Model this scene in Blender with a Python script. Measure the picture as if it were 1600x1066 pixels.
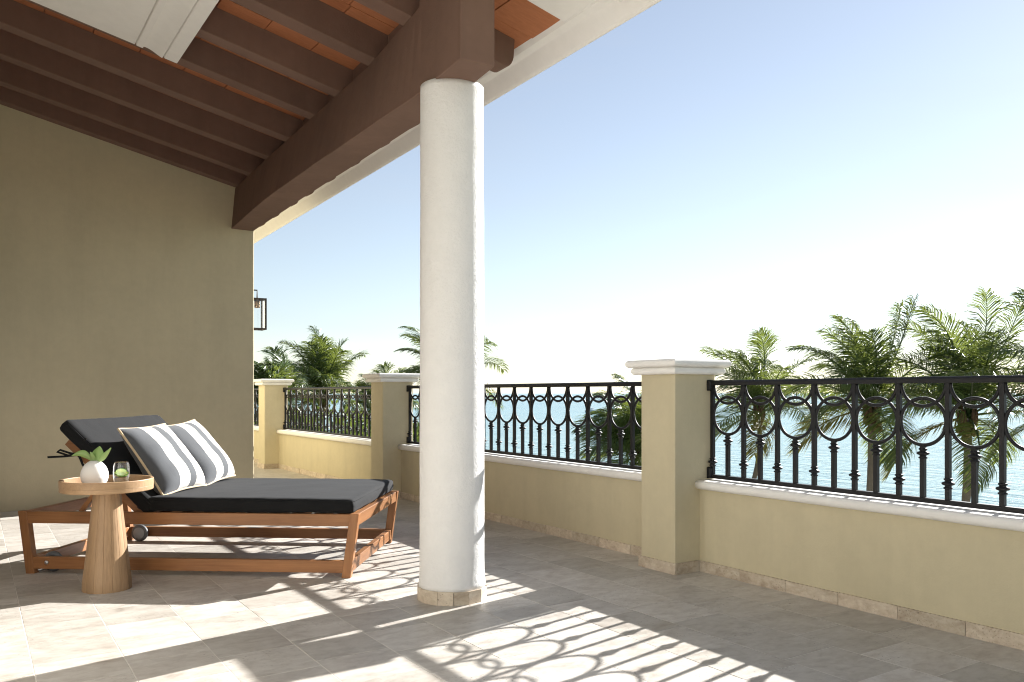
import bpy, math, random
from mathutils import Vector, Matrix, noise
R = math.radians
for o in list(bpy.data.objects):
    bpy.data.objects.remove(o)
sc = bpy.context.scene
col = sc.collection
rnd = random.Random(7)

# ------------------------------------------------------------------ camera
F_PX, EYE, HOR = 1290.0, 1.05, 614.5
YAW = math.atan2(844.0, F_PX)
cam = bpy.data.cameras.new('camera')
cam.sensor_width = 36.0
cam.lens = 36.0 * F_PX / 1600.0
cam.shift_y = (HOR - 533.0) / 1600.0
cam.clip_start = 0.05
cam.clip_end = 60000.0
camo = bpy.data.objects.new('camera', cam)
camo.location = (0, 0, EYE)
camo.rotation_euler = (R(90), 0, -YAW)
col.objects.link(camo)
sc.camera = camo
FW = Vector((math.sin(YAW), math.cos(YAW), 0))
RT = Vector((math.cos(YAW), -math.sin(YAW), 0))

# ------------------------------------------------------------------ light
SUN_AZ, SUN_EL = R(79.5), R(26.3)          # azimuth from +Y towards +X (the sea)
sun_dir = Vector((math.sin(SUN_AZ) * math.cos(SUN_EL), math.cos(SUN_AZ) * math.cos(SUN_EL), math.sin(SUN_EL)))
world = bpy.data.worlds.new('World')
sc.world = world
world.use_nodes = True
wn = world.node_tree
wn.nodes.clear()
sky = wn.nodes.new('ShaderNodeTexSky')
sky.sky_type = 'NISHITA'
sky.sun_disc = False
sky.sun_elevation = SUN_EL
sky.sun_rotation = SUN_AZ
sky.altitude = 10.0
sky.air_density = 1.0
sky.dust_density = 0.1
sky.ozone_density = 1.7
bg = wn.nodes.new('ShaderNodeBackground')
bg.inputs['Strength'].default_value = 0.05
wo = wn.nodes.new('ShaderNodeOutputWorld')
hs = wn.nodes.new('ShaderNodeHueSaturation')      # sea haze: paler blue all over
hs.inputs['Saturation'].default_value = 0.64
wn.links.new(sky.outputs[0], hs.inputs['Color'])
tc = wn.nodes.new('ShaderNodeTexCoord')            # faint veils of high cloud
mp = wn.nodes.new('ShaderNodeMapping')
mp.inputs['Scale'].default_value = (1.0, 1.0, 4.5)
wn.links.new(tc.outputs['Generated'], mp.inputs['Vector'])
cn = wn.nodes.new('ShaderNodeTexNoise')
cn.inputs['Scale'].default_value = 2.6
cn.inputs['Detail'].default_value = 7
cn.inputs['Roughness'].default_value = .6
cn.inputs['Distortion'].default_value = .5
wn.links.new(mp.outputs[0], cn.inputs['Vector'])
cr_ = wn.nodes.new('ShaderNodeMapRange')
cr_.inputs['From Min'].default_value = .45
cr_.inputs['From Max'].default_value = .8
cr_.inputs['To Max'].default_value = .16
wn.links.new(cn.outputs['Fac'], cr_.inputs['Value'])
cm = wn.nodes.new('ShaderNodeMix')
cm.data_type = 'RGBA'
cm.inputs[7].default_value = (4.6, 4.8, 5.0, 1)
wn.links.new(cr_.outputs[0], cm.inputs[0])
wn.links.new(hs.outputs[0], cm.inputs[6])
wn.links.new(cm.outputs[2], bg.inputs[0])
wn.links.new(bg.outputs[0], wo.inputs[0])
sl = bpy.data.lights.new('sun', 'SUN')
sl.energy = 5.0
sl.angle = R(0.5)
sl.color = (1.0, 0.98, 0.95)
so = bpy.data.objects.new('sun', sl)
so.rotation_euler = sun_dir.to_track_quat('Z', 'Y').to_euler()
so.location = (30, 5, 15)
col.objects.link(so)

vs = sc.view_settings
vs.view_transform = 'Standard'
vs.look = 'None'
vs.gamma = 1.0
vs.exposure = 1.61
vs.use_curve_mapping = False
sc.render.engine = 'CYCLES'
sc.cycles.use_denoising = True
sc.cycles.filter_width = 1.1
sc.cycles.max_bounces = 10
sc.cycles.diffuse_bounces = 6
sc.cycles.transparent_max_bounces = 12

# ------------------------------------------------------------------ helpers
class MB:
    """collects vertices and faces, becomes one mesh"""
    def __init__(s):
        s.v, s.f = [], []
    def add(s, vs_, fs_):
        n = len(s.v)
        s.v += [tuple(p) for p in vs_]
        s.f += [tuple(i + n for i in q) for q in fs_]
        return s
    def box(s, x0, x1, y0, y1, z0, z1):
        return s.add([(x0, y0, z0), (x1, y0, z0), (x1, y1, z0), (x0, y1, z0),
                      (x0, y0, z1), (x1, y0, z1), (x1, y1, z1), (x0, y1, z1)],
                     [(0, 3, 2, 1), (4, 5, 6, 7), (0, 1, 5, 4), (1, 2, 6, 5), (2, 3, 7, 6), (3, 0, 4, 7)])
    def hexa(s, p):
        return s.add(p, [(0, 3, 2, 1), (4, 5, 6, 7), (0, 1, 5, 4), (1, 2, 6, 5), (2, 3, 7, 6), (3, 0, 4, 7)])
    def loft(s, rings, caps=True, closed=True):
        n = len(rings[0])
        vs_ = [p for r in rings for p in r]
        fs_ = []
        for k in range(len(rings) - 1):
            for i in range(n if closed else n - 1):
                j = (i + 1) % n
                fs_.append((k * n + i, k * n + j, (k + 1) * n + j, (k + 1) * n + i))
        if caps and closed:
            fs_.append(tuple(range(n - 1, -1, -1)))
            fs_.append(tuple((len(rings) - 1) * n + i for i in range(n)))
        return s.add(vs_, fs_)
    def tube(s, pts, r, n=8, caps=True):
        pts = [Vector(p) for p in pts]
        rr = r if isinstance(r, (list, tuple)) else [r] * len(pts)
        rings = []
        up = None
        for i, p in enumerate(pts):
            t = (pts[min(i + 1, len(pts) - 1)] - pts[max(i - 1, 0)]).normalized()
            if up is None:
                up = Vector((0, 0, 1)) if abs(t.z) < .9 else Vector((1, 0, 0))
            a = t.cross(up).normalized()
            b = a.cross(t).normalized()
            up = b
            rings.append([p + (a * math.cos(2 * math.pi * k / n) + b * math.sin(2 * math.pi * k / n)) * rr[i] for k in range(n)])
        return s.loft(rings, caps)
    def ring(s, c, rad, r, ax, ay, n=36, m=8, a0=0, a1=2 * math.pi):
        c, ax, ay = Vector(c), Vector(ax), Vector(ay)
        az = ax.cross(ay)
        full = abs(a1 - a0 - 2 * math.pi) < 1e-6
        cnt = n if full else n + 1
        rings = []
        for i in range(cnt):
            a = a0 + (a1 - a0) * i / n
            d = ax * math.cos(a) + ay * math.sin(a)
            rings.append([c + d * (rad + r * math.cos(2 * math.pi * k / m)) + az * r * math.sin(2 * math.pi * k / m) for k in range(m)])
        if full:
            rings.append(rings[0])
        return s.loft(rings, caps=not full)
    def lathe(s, prof, c=(0, 0, 0), n=40, cap0=True, cap1=True):
        rings = [[(c[0] + r * math.cos(2 * math.pi * k / n), c[1] + r * math.sin(2 * math.pi * k / n), c[2] + z) for k in range(n)] for r, z in prof]
        m = len(rings)
        vs_ = [p for r in rings for p in r]
        fs_ = []
        for k in range(m - 1):
            for i in range(n):
                j = (i + 1) % n
                fs_.append((k * n + i, k * n + j, (k + 1) * n + j, (k + 1) * n + i))
        if cap0:
            fs_.append(tuple(range(n - 1, -1, -1)))
        if cap1:
            fs_.append(tuple((m - 1) * n + i for i in range(n)))
        return s.add(vs_, fs_)
    def mesh(s, name, smooth=False):
        me = bpy.data.meshes.new(name)
        me.from_pydata(s.v, [], s.f)
        me.update()
        if smooth:
            me.polygons.foreach_set('use_smooth', [True] * len(me.polygons))
        return me
    def build(s, name, mat, parent=None, smooth=False, bevel=0, seg=2, origin=None, world=True):
        """vertices are in world coordinates unless world is False; an unrotated parent's place is taken off"""
        if origin is None:
            if parent is not None and world:
                origin = tot(parent)
            else:
                origin = Vector((0, 0, 0))
        else:
            origin = Vector(origin)
        s.v = [(p[0] - origin.x, p[1] - origin.y, p[2] - origin.z) for p in s.v]
        o = link(name, s.mesh(name, smooth), mat, parent)
        if parent is None or not world:
            o.location = origin if parent is None else (0, 0, 0)
        if bevel:
            m = o.modifiers.new('bevel', 'BEVEL')
            m.width = bevel
            m.segments = seg
            m.limit_method = 'ANGLE'
            m.angle_limit = R(35)
            m.harden_normals = False
        return o

def tot(o):
    v = Vector((0, 0, 0))
    while o is not None:
        v += o.location
        o = o.parent
    return v

def link(name, me, mat, parent=None):
    o = bpy.data.objects.new(name, me)
    if mat is not None and me is not None and len(me.materials) == 0:
        me.materials.append(mat)
    col.objects.link(o)
    if parent is not None:
        o.parent = parent
    return o

def empty(name, loc=(0, 0, 0), rz=0):
    o = bpy.data.objects.new(name, None)
    o.location = loc
    o.rotation_euler = (0, 0, rz)
    o.empty_display_size = .1
    col.objects.link(o)
    return o

def tag(o, label, cat, group=None):
    o['label'] = label
    o['category'] = cat
    if group:
        o['group'] = group
    return o

def structure(o):
    o['kind'] = 'structure'
    return o

def rounded_box(hx, hy, hz, r, n=(10, 10, 4), puff=0.0, wob=0.0, seed=0):
    """soft cushion: a rounded box with bulging faces and a little unevenness"""
    mb = MB()
    def axis(k):
        a = [-1, -.985, -.95, -.9]
        a += [-.8 + 1.6 * i / k for i in range(k + 1)]
        a += [.9, .95, .985, 1]
        return a
    ax = [axis(k) for k in n]
    h = (hx, hy, hz)
    def pt(p):
        q = [p[i] * h[i] for i in range(3)]
        cl = [max(-(h[i] - r), min(h[i] - r, q[i])) for i in range(3)]
        d = Vector([q[i] - cl[i] for i in range(3)])
        if d.length > 1e-9:
            d = d.normalized() * r
        v = Vector(cl) + d
        b = (1 - p[0] ** 2) * (1 - p[1] ** 2)
        v.z += puff * b * p[2]
        e = (1 - p[2] ** 2)
        v.x += puff * .6 * e * p[0] * (abs(p[0]) > .999)
        v.y += puff * .6 * e * p[1] * (abs(p[1]) > .999)
        if wob:
            w = noise.noise_vector(Vector((v.x * 5 + seed, v.y * 5, v.z * 5)))
            v += w * wob
            w = noise.noise_vector(Vector((v.x * 16 + seed, v.y * 16, v.z * 16)))
            v += w * wob * .35
        return v
    for a, (i, j, k) in ((0, (1, 2, 0)), (1, (2, 0, 1)), (2, (0, 1, 2))):
        for s in (-1, 1):
            A, B = ax[i], ax[j]
            vs_ = []
            for u in A:
                for w in B:
                    p = [0, 0, 0]
                    p[i], p[j], p[k] = u, w, s
                    vs_.append(pt(p))
            fs_ = []
            nb = len(B)
            for x in range(len(A) - 1):
                for y in range(nb - 1):
                    q = (x * nb + y, (x + 1) * nb + y, (x + 1) * nb + y + 1, x * nb + y + 1)
                    fs_.append(q if s > 0 else q[::-1])
            mb.add(vs_, fs_)
    # weld the shared edges
    idx, nv, mp = {}, [], []
    for p in mb.v:
        key = (round(p[0], 5), round(p[1], 5), round(p[2], 5))
        if key not in idx:
            idx[key] = len(nv)
            nv.append(p)
        mp.append(idx[key])
    out = MB()
    out.v = nv
    out.f = [tuple(dict.fromkeys(mp[i] for i in f)) for f in mb.f]
    out.f = [f for f in out.f if len(f) > 2]
    return out

# ------------------------------------------------------------------ materials
def nodes_of(name):
    m = bpy.data.materials.new(name)
    m.use_nodes = True
    nt = m.node_tree
    b = nt.nodes['Principled BSDF']
    return m, nt, b

def N(nt, typ, **kw):
    n = nt.nodes.new(typ)
    for k, v in kw.items():
        if k.startswith('i_'):
            n.inputs[k[2:].replace('_', ' ')].default_value = v
        else:
            setattr(n, k, v)
    return n

def ramp(nt, fac, stops):
    n = nt.nodes.new('ShaderNodeValToRGB')
    cr = n.color_ramp
    while len(cr.elements) > 1:
        cr.elements.remove(cr.elements[-1])
    cr.elements[0].position = stops[0][0]
    cr.elements[0].color = (*stops[0][1], 1)
    for p, c in stops[1:]:
        e = cr.elements.new(p)
        e.color = (*c, 1)
    nt.links.new(fac, n.inputs[0])
    return n.outputs[0]

def mixc(nt, fac, a, b, mode='MIX'):
    n = nt.nodes.new('ShaderNodeMix')
    n.data_type = 'RGBA'
    n.blend_type = mode
    for sock, val in ((n.inputs[0], fac), (n.inputs[6], a), (n.inputs[7], b)):
        if isinstance(val, bpy.types.NodeSocket):
            nt.links.new(val, sock)
        elif isinstance(val, tuple):
            sock.default_value = (*val, 1)
        else:
            sock.default_value = val
    return n.outputs[2]

def bump(nt, b, height, strength, dist, prev=None):
    n = N(nt, 'ShaderNodeBump', i_Strength=strength, i_Distance=dist)
    nt.links.new(height, n.inputs['Height'])
    if prev is not None:
        nt.links.new(prev.outputs[0], n.inputs['Normal'])
    nt.links.new(n.outputs[0], b.inputs['Normal'])
    return n

def tex(nt, scale, detail=4, rough=.55, coords='pos', vec=None, dist=0.0):
    n = N(nt, 'ShaderNodeTexNoise', i_Scale=scale, i_Detail=detail, i_Roughness=rough, i_Distortion=dist)
    if vec is None:
        if coords == 'pos':
            vec = N(nt, 'ShaderNodeNewGeometry').outputs['Position']
        else:
            vec = N(nt, 'ShaderNodeTexCoord').outputs['Object']
    nt.links.new(vec, n.inputs['Vector'])
    return n.outputs['Fac']

def vscale(nt, vec, s):
    n = N(nt, 'ShaderNodeVectorMath', operation='MULTIPLY')
    nt.links.new(vec, n.inputs[0])
    n.inputs[1].default_value = s
    return n.outputs[0]

def stucco(name, c, rough_bump=.35, dist=.004, big=.12, fine=90):
    m, nt, b = nodes_of(name)
    pos = N(nt, 'ShaderNodeNewGeometry').outputs['Position']
    n1 = tex(nt, 1.6, 5, .6, vec=pos)
    n2 = tex(nt, 14, 4, .6, vec=pos)
    lo = tuple(x * (1 - big) for x in c)
    hi = tuple(min(1, x * (1 + big)) for x in c)
    cc = ramp(nt, n1, [(.3, lo), (.7, hi)])
    cc = mixc(nt, .25, cc, ramp(nt, n2, [(.35, tuple(x * .86 for x in c)), (.65, hi)]))
    st = tex(nt, 1.0, 5, .65, vec=vscale(nt, pos, (5.5, 5.5, .55)), dist=.3)
    cc = mixc(nt, .30, cc, ramp(nt, st, [(.36, tuple(x * (1 - big * 1.6) for x in c)), (.55, c)]))
    nt.links.new(cc, b.inputs['Base Color'])
    b.inputs['Roughness'].default_value = .85
    b.inputs['Specular IOR Level'].default_value = .25
    p = bump(nt, b, tex(nt, 9, 3, .5, vec=pos), .25, dist * 3)
    bump(nt, b, tex(nt, fine, 5, .65, vec=pos), rough_bump, dist, p)
    return m

def wood(name, c0, c1, axis=0, rough=.5, scale=1.0):
    m, nt, b = nodes_of(name)
    oc = N(nt, 'ShaderNodeTexCoord').outputs['Object']
    oi = N(nt, 'ShaderNodeObjectInfo')
    add = N(nt, 'ShaderNodeVectorMath', operation='ADD')
    nt.links.new(oc, add.inputs[0])
    sc_ = N(nt, 'ShaderNodeMath', operation='MULTIPLY')
    sc_.inputs[1].default_value = 17.0
    nt.links.new(oi.outputs['Random'], sc_.inputs[0])
    cmb = N(nt, 'ShaderNodeCombineXYZ')
    for i in range(3):
        nt.links.new(sc_.outputs[0], cmb.inputs[i])
    nt.links.new(cmb.outputs[0], add.inputs[1])
    s = [34.0 * scale] * 3
    s[axis] = 2.0 * scale
    g = tex(nt, 1.0, 6, .62, vec=vscale(nt, add.outputs[0], tuple(s)), dist=.7)
    s2 = [180.0 * scale] * 3
    s2[axis] = 6.0 * scale
    g2 = tex(nt, 1.0, 4, .6, vec=vscale(nt, add.outputs[0], tuple(s2)))
    big = tex(nt, 2.4 * scale, 3, .5, vec=add.outputs[0])
    cc = ramp(nt, g, [(.25, c0), (.5, tuple((a + d) / 2 for a, d in zip(c0, c1))), (.72, c1)])
    cc = mixc(nt, .35, cc, ramp(nt, g2, [(.3, tuple(x * .72 for x in c0)), (.7, c1)]))
    cc = mixc(nt, .3, cc, ramp(nt, big, [(.3, tuple(x * .7 for x in c0)), (.7, tuple(min(1, x * 1.15) for x in c1))]))
    vr = N(nt, 'ShaderNodeMapRange')
    vr.inputs['To Min'].default_value = .78
    vr.inputs['To Max'].default_value = 1.15
    nt.links.new(oi.outputs['Random'], vr.inputs['Value'])
    vc = N(nt, 'ShaderNodeCombineColor')
    for i in range(3):
        nt.links.new(vr.outputs[0], vc.inputs[i])
    cc = mixc(nt, 1.0, cc, vc.outputs[0], 'MULTIPLY')
    nt.links.new(cc, b.inputs['Base Color'])
    b.inputs['Roughness'].default_value = rough
    b.inputs['Specular IOR Level'].default_value = .35
    bump(nt, b, g2, .12, .001)
    return m

def plain(name, c, rough=.5, metal=0.0, spec=.5):
    m, nt, b = nodes_of(name)
    b.inputs['Base Color'].default_value = (*c, 1)
    b.inputs['Roughness'].default_value = rough
    b.inputs['Metallic'].default_value = metal
    b.inputs['Specular IOR Level'].default_value = spec
    return m

def fabric(name, c, scale=900, sheen=.3):
    m, nt, b = nodes_of(name)
    oc = N(nt, 'ShaderNodeTexCoord').outputs['Object']
    n1 = tex(nt, 5, 4, .6, vec=oc)
    n2 = tex(nt, scale, 2, .5, vec=oc)
    cc = ramp(nt, n1, [(.3, tuple(x * .82 for x in c)), (.7, tuple(x * 1.18 for x in c))])
    cc = mixc(nt, .5, cc, ramp(nt, n2, [(.3, tuple(x * .6 for x in c)), (.7, tuple(x * 1.4 for x in c))]))
    nt.links.new(cc, b.inputs['Base Color'])
    b.inputs['Roughness'].default_value = .9
    b.inputs['Specular IOR Level'].default_value = .2
    b.inputs['Sheen Weight'].default_value = sheen
    b.inputs['Sheen Roughness'].default_value = .5
    b.inputs['Sheen Tint'].default_value = (.8, .82, .85, 1)
    p = bump(nt, b, tex(nt, 9, 5, .6, vec=oc), .25, .012)
    bump(nt, b, n2, .2, .001, p)
    return m

def travertine(name, c_lo, c_mid, c_hi, spec=.35, rough=.42, var=.16, stretch=(3.2, 1.0, 1.0)):
    m, nt, b = nodes_of(name)
    pos = N(nt, 'ShaderNodeNewGeometry')
    oi = N(nt, 'ShaderNodeObjectInfo')
    rs = N(nt, 'ShaderNodeMath', operation='ADD')
    nt.links.new(oi.outputs['Random'], rs.inputs[0])
    nt.links.new(pos.outputs['Random Per Island'], rs.inputs[1])
    fr = N(nt, 'ShaderNodeMath', operation='FRACT')
    nt.links.new(rs.outputs[0], fr.inputs[0])
    cmb = N(nt, 'ShaderNodeCombineXYZ')
    ms = N(nt, 'ShaderNodeMath', operation='MULTIPLY')
    ms.inputs[1].default_value = 53.0
    nt.links.new(fr.outputs[0], ms.inputs[0])
    for i in range(3):
        nt.links.new(ms.outputs[0], cmb.inputs[i])
    add = N(nt, 'ShaderNodeVectorMath', operation='ADD')
    nt.links.new(vscale(nt, pos.outputs['Position'], (1 / stretch[0] * 1.0, 1.0 / stretch[1], 1.0 / stretch[2])), add.inputs[0])
    nt.links.new(cmb.outputs[0], add.inputs[1])
    cloud = tex(nt, 6.5, 7, .62, vec=add.outputs[0], dist=.8)
    vein = tex(nt, 26, 6, .65, vec=add.outputs[0], dist=.4)
    cc = ramp(nt, cloud, [(.28, c_lo), (.5, c_mid), (.74, c_hi)])
    cc = mixc(nt, .42, cc, ramp(nt, vein, [(.32, c_lo), (.52, c_mid), (.7, c_hi)]))
    # each stone a little lighter or darker, warmer or greyer
    br = N(nt, 'ShaderNodeMapRange')
    br.inputs['To Min'].default_value = 1 - var
    br.inputs['To Max'].default_value = 1 + var * .7
    nt.links.new(fr.outputs[0], br.inputs['Value'])
    tint = N(nt, 'ShaderNodeCombineColor')
    nt.links.new(br.outputs[0], tint.inputs[0])
    nt.links.new(br.outputs[0], tint.inputs[1])
    br2 = N(nt, 'ShaderNodeMapRange')
    br2.inputs['To Min'].default_value = 1 - var * 1.15
    br2.inputs['To Max'].default_value = 1 + var * .6
    nt.links.new(fr.outputs[0], br2.inputs['Value'])
    nt.links.new(br2.outputs[0], tint.inputs[2])
    cc = mixc(nt, 1.0, cc, tint.outputs[0], 'MULTIPLY')
    # small pits
    pit = tex(nt, 120, 3, .6, vec=vscale(nt, pos.outputs['Position'], (.45, 1, 1)))
    pm = N(nt, 'ShaderNodeMapRange')
    pm.inputs['From Min'].default_value = .60
    pm.inputs['From Max'].default_value = .70
    nt.links.new(pit, pm.inputs['Value'])
    # pits gather in patches
    pp = ramp(nt, tex(nt, 4, 3, .5, vec=add.outputs[0]), [(.48, (0, 0, 0)), (.62, (1, 1, 1))])
    pf = N(nt, 'ShaderNodeMath', operation='MULTIPLY')
    nt.links.new(pm.outputs[0], pf.inputs[0])
    nt.links.new(pp, pf.inputs[1])
    cc = mixc(nt, pf.outputs[0], cc, tuple(x * .45 for x in c_lo))
    nt.links.new(cc, b.inputs['Base Color'])
    rr = N(nt, 'ShaderNodeMapRange')
    rr.inputs['To Min'].default_value = rough - .12
    rr.inputs['To Max'].default_value = rough + .18
    nt.links.new(cloud, rr.inputs['Value'])
    nt.links.new(rr.outputs[0], b.inputs['Roughness'])
    b.inputs['Specular IOR Level'].default_value = spec
    p = bump(nt, b, cloud, .12, .003)
    inv = N(nt, 'ShaderNodeMath', operation='SUBTRACT')
    inv.inputs[0].default_value = 1.0
    nt.links.new(pf.outputs[0], inv.inputs[1])
    bump(nt, b, inv.outputs[0], .5, .002, p)
    return m

def leafmat(name, c_lo, c_hi, trans=(.25, .4, .03), fac=.4, rough=.45):
    m = bpy.data.materials.new(name)
    m.use_nodes = True
    nt = m.node_tree
    nt.nodes.clear()
    out = N(nt, 'ShaderNodeOutputMaterial')
    g = N(nt, 'ShaderNodeNewGeometry')
    oi = N(nt, 'ShaderNodeObjectInfo')
    ad = N(nt, 'ShaderNodeMath', operation='ADD')
    nt.links.new(oi.outputs['Random'], ad.inputs[0])
    n1 = N(nt, 'ShaderNodeMath', operation='MULTIPLY')
    n1.inputs[1].default_value = .6
    nt.links.new(g.outputs['Random Per Island'], n1.inputs[0])
    nt.links.new(n1.outputs[0], ad.inputs[1])
    fr = N(nt, 'ShaderNodeMath', operation='FRACT')
    nt.links.new(ad.outputs[0], fr.inputs[0])
    cc = ramp(nt, fr.outputs[0], [(0, c_lo), (1, c_hi)])
    b = N(nt, 'ShaderNodeBsdfPrincipled')
    b.inputs['Roughness'].default_value = rough
    b.inputs['Specular IOR Level'].default_value = .45
    nt.links.new(cc, b.inputs['Base Color'])
    t = N(nt, 'ShaderNodeBsdfTranslucent')
    nt.links.new(mixc(nt, .5, cc, trans), t.inputs[0])
    mx = N(nt, 'ShaderNodeMixShader')
    mx.inputs[0].default_value = fac
    nt.links.new(b.outputs[0], mx.inputs[1])
    nt.links.new(t.outputs[0], mx.inputs[2])
    nt.links.new(mx.outputs[0], out.inputs[0])
    return m

M = {}
M['wall'] = stucco('beige_stucco', (.55, .485, .33), .3, .0035, .09)
M['white'] = stucco('white_plaster', (.80, .78, .74), .25, .003, .03)
M['column'] = stucco('rough_white_plaster', (.76, .75, .73), .55, .008, .02, 60)
M['brown'] = stucco('brown_paint', (.18, .11, .082), .25, .003, .16)
M['iron'] = plain('black_iron', (.010, .010, .011), .5, 0, .3)
M['tile'] = travertine('travertine_floor', (.30, .258, .222), (.48, .446, .405), (.59, .562, .522), var=.16, stretch=(1.7, 1.0, 1.0))
M['skirt'] = travertine('travertine_skirting', (.34, .26, .19), (.56, .47, .37), (.72, .66, .56), .3, .5, .2, (1.0, 1.0, .6))
M['grout'] = stucco('grout', (.62, .59, .53), .3, .001)
M['teak0'] = wood('teak_along_x', (.19, .078, .028), (.39, .18, .072), 0, .42)
M['teak1'] = wood('teak_along_y', (.19, .078, .028), (.39, .18, .072), 1, .42)
M['teak2'] = wood('teak_along_z', (.19, .078, .028), (.39, .18, .072), 2, .42)
M['oak2'] = wood('pale_wood_upright', (.26, .155, .078), (.46, .30, .165), 2, .5, .9)
M['oak0'] = wood('pale_wood_flat', (.26, .155, .078), (.46, .30, .165), 0, .5, .9)
M['char'] = fabric('charcoal_canvas', (.009, .0092, .0098), sheen=.05)
M['steel'] = plain('steel', (.6, .6, .6), .3, 1)
M['rubber'] = plain('grey_rubber', (.12, .125, .13), .6)
M['roofdeck'] = stucco('roof_deck', (.35, .22, .15))

def terracotta():
    m, nt, b = nodes_of('terracotta')
    pos = N(nt, 'ShaderNodeNewGeometry')
    oi = N(nt, 'ShaderNodeObjectInfo')
    ad = N(nt, 'ShaderNodeMath', operation='ADD')
    nt.links.new(oi.outputs['Random'], ad.inputs[0])
    nt.links.new(pos.outputs['Random Per Island'], ad.inputs[1])
    fr = N(nt, 'ShaderNodeMath', operation='FRACT')
    nt.links.new(ad.outputs[0], fr.inputs[0])
    cc = ramp(nt, fr.outputs[0], [(0, (.32, .11, .045)), (.5, (.40, .14, .055)), (1, (.46, .175, .075))])
    n1 = tex(nt, 1, 5, .6, vec=vscale(nt, pos.outputs['Position'], (7, 60, 60)))
    cc = mixc(nt, .4, cc, ramp(nt, n1, [(.3, (.26, .09, .035)), (.7, (.46, .18, .075))]))
    nt.links.new(cc, b.inputs['Base Color'])
    b.inputs['Roughness'].default_value = .8
    bump(nt, b, n1, .3, .003)
    return m
M['terra'] = terracotta()

def glassmat(name, c=(1, 1, 1), rough=0.0, ior=1.45):
    m, nt, b = nodes_of(name)
    b.inputs['Base Color'].default_value = (*c, 1)
    b.inputs['Transmission Weight'].default_value = 1.0
    b.inputs['Roughness'].default_value = rough
    b.inputs['IOR'].default_value = ior
    return m
M['glass'] = glassmat('clear_glass')
M['water'] = glassmat('water', (.97, 1, .98), 0, 1.33)
M['vase'] = plain('matt_white_ceramic', (.80, .79, .76), .55, 0, .3)

# ------------------------------------------------------------------ setting: ground, sea
def flat(name, pts, z, mat):
    mb = MB()
    mb.add([(x, y, z) for x, y in pts], [tuple(range(len(pts)))])
    return structure(mb.build(name, mat))

def seamat():
    m, nt, b = nodes_of('sea_water')
    pos = N(nt, 'ShaderNodeNewGeometry').outputs['Position']
    sep = N(nt, 'ShaderNodeSeparateXYZ')
    nt.links.new(pos, sep.inputs[0])
    mr = N(nt, 'ShaderNodeMapRange')
    mr.inputs['From Min'].default_value = 45
    mr.inputs['From Max'].default_value = 700
    nt.links.new(sep.outputs[0], mr.inputs['Value'])
    c = ramp(nt, mr.outputs[0], [(0, (.22, .37, .42)), (.2, (.13, .31, .40)), (1, (.07, .23, .34))])
    n = tex(nt, .05, 4, .6, vec=pos)
    c = mixc(nt, .35, c, ramp(nt, n, [(.35, (.04, .17, .24)), (.65, (.15, .31, .35))]))
    nt.links.new(c, b.inputs['Base Color'])
    b.inputs['Roughness'].default_value = .16
    b.inputs['IOR'].default_value = 1.33
    v = vscale(nt, pos, (.55, .16, .5))
    p = bump(nt, b, tex(nt, 1.0, 5, .62, vec=v, dist=.6), .8, 1.2)
    bump(nt, b, tex(nt, 3.2, 4, .6, vec=v), .4, .3, p)
    return m
flat('sea', [(34, -30000), (40000, -30000), (40000, 40000), (34, 40000)], -6.6, seamat())
gm = stucco('garden_soil', (.16, .15, .08), .5, .02, .4)
flat('ground', [(-600, -600), (40, -600), (40, 900), (-600, 900)], -6.3, gm)
sm = stucco('beach_sand', (.62, .54, .42), .4, .01, .1)
mb = MB()
ys = [-600 + 15 * i for i in range(101)]
vs_ = []
for y in ys:
    w = 2.2 * math.sin(y * .05) + 1.2 * math.sin(y * .13 + 1)
    vs_ += [(30 + w * .5, y, -6.25), (38.5 + w, y, -6.35), (44 + w, y, -6.75)]
fs_ = []
for i in range(len(ys) - 1):
    for j in (0, 1):
        a = i * 3 + j
        fs_.append((a, a + 1, a + 4, a + 3))
structure(mb.add(vs_, fs_).build('beach', sm, smooth=True))

# ------------------------------------------------------------------ terrace floor with its tiles
TX = 0.3105
X_WALL = 3.60
floor = MB()
floor.box(-2.4, 3.84, -4, 16, -.32, -.0009)
floor.box(-2.3, 3.78, -3.9, 15.9, -6.4, -.33)
floor = structure(floor.build('terrace_floor', M['grout']))
g = .0034
def tilemesh():
    mb = MB()
    h, t, e = TX / 2 - g / 2, -.012, .0008
    mb.loft([[(-h, -h, t), (h, -h, t), (h, h, t), (-h, h, t)], [(-h, -h, -e), (h, -h, -e), (h, h, -e), (-h, h, -e)],
             [(-h + e, -h + e, 0), (h - e, -h + e, 0), (h - e, h - e, 0), (-h + e, h - e, 0)]])
    return mb
cells = []
ix = -9
while True:
    xc = .196 + TX * (ix + .5)
    if xc - TX / 2 > X_WALL - .02:
        break
    if xc > -2.4:
        off = ((ix * 37) % 5) / 5 * TX if ix % 2 else 0
        iy = -12
        while True:
            yc = 2.446 + TX * (iy + .5) + off
            if yc > 15.9:
                break
            if yc < 8.45 or xc > 2.5:
                d = Vector((xc, yc, -EYE))
                z = d.dot(FW)
                vis = False
                if z > .8:
                    px = 800 + F_PX * d.dot(RT) / z
                    py = HOR + F_PX * EYE / z
                    vis = -60 < px < 1660 and py < 1150
                cells.append((0 if vis else 1, z, xc, yc))
            iy += 1
    ix += 1
cells.sort()
tm = tilemesh().mesh('floor_tile')
tm.materials.append(M['tile'])
rest = MB()
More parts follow.
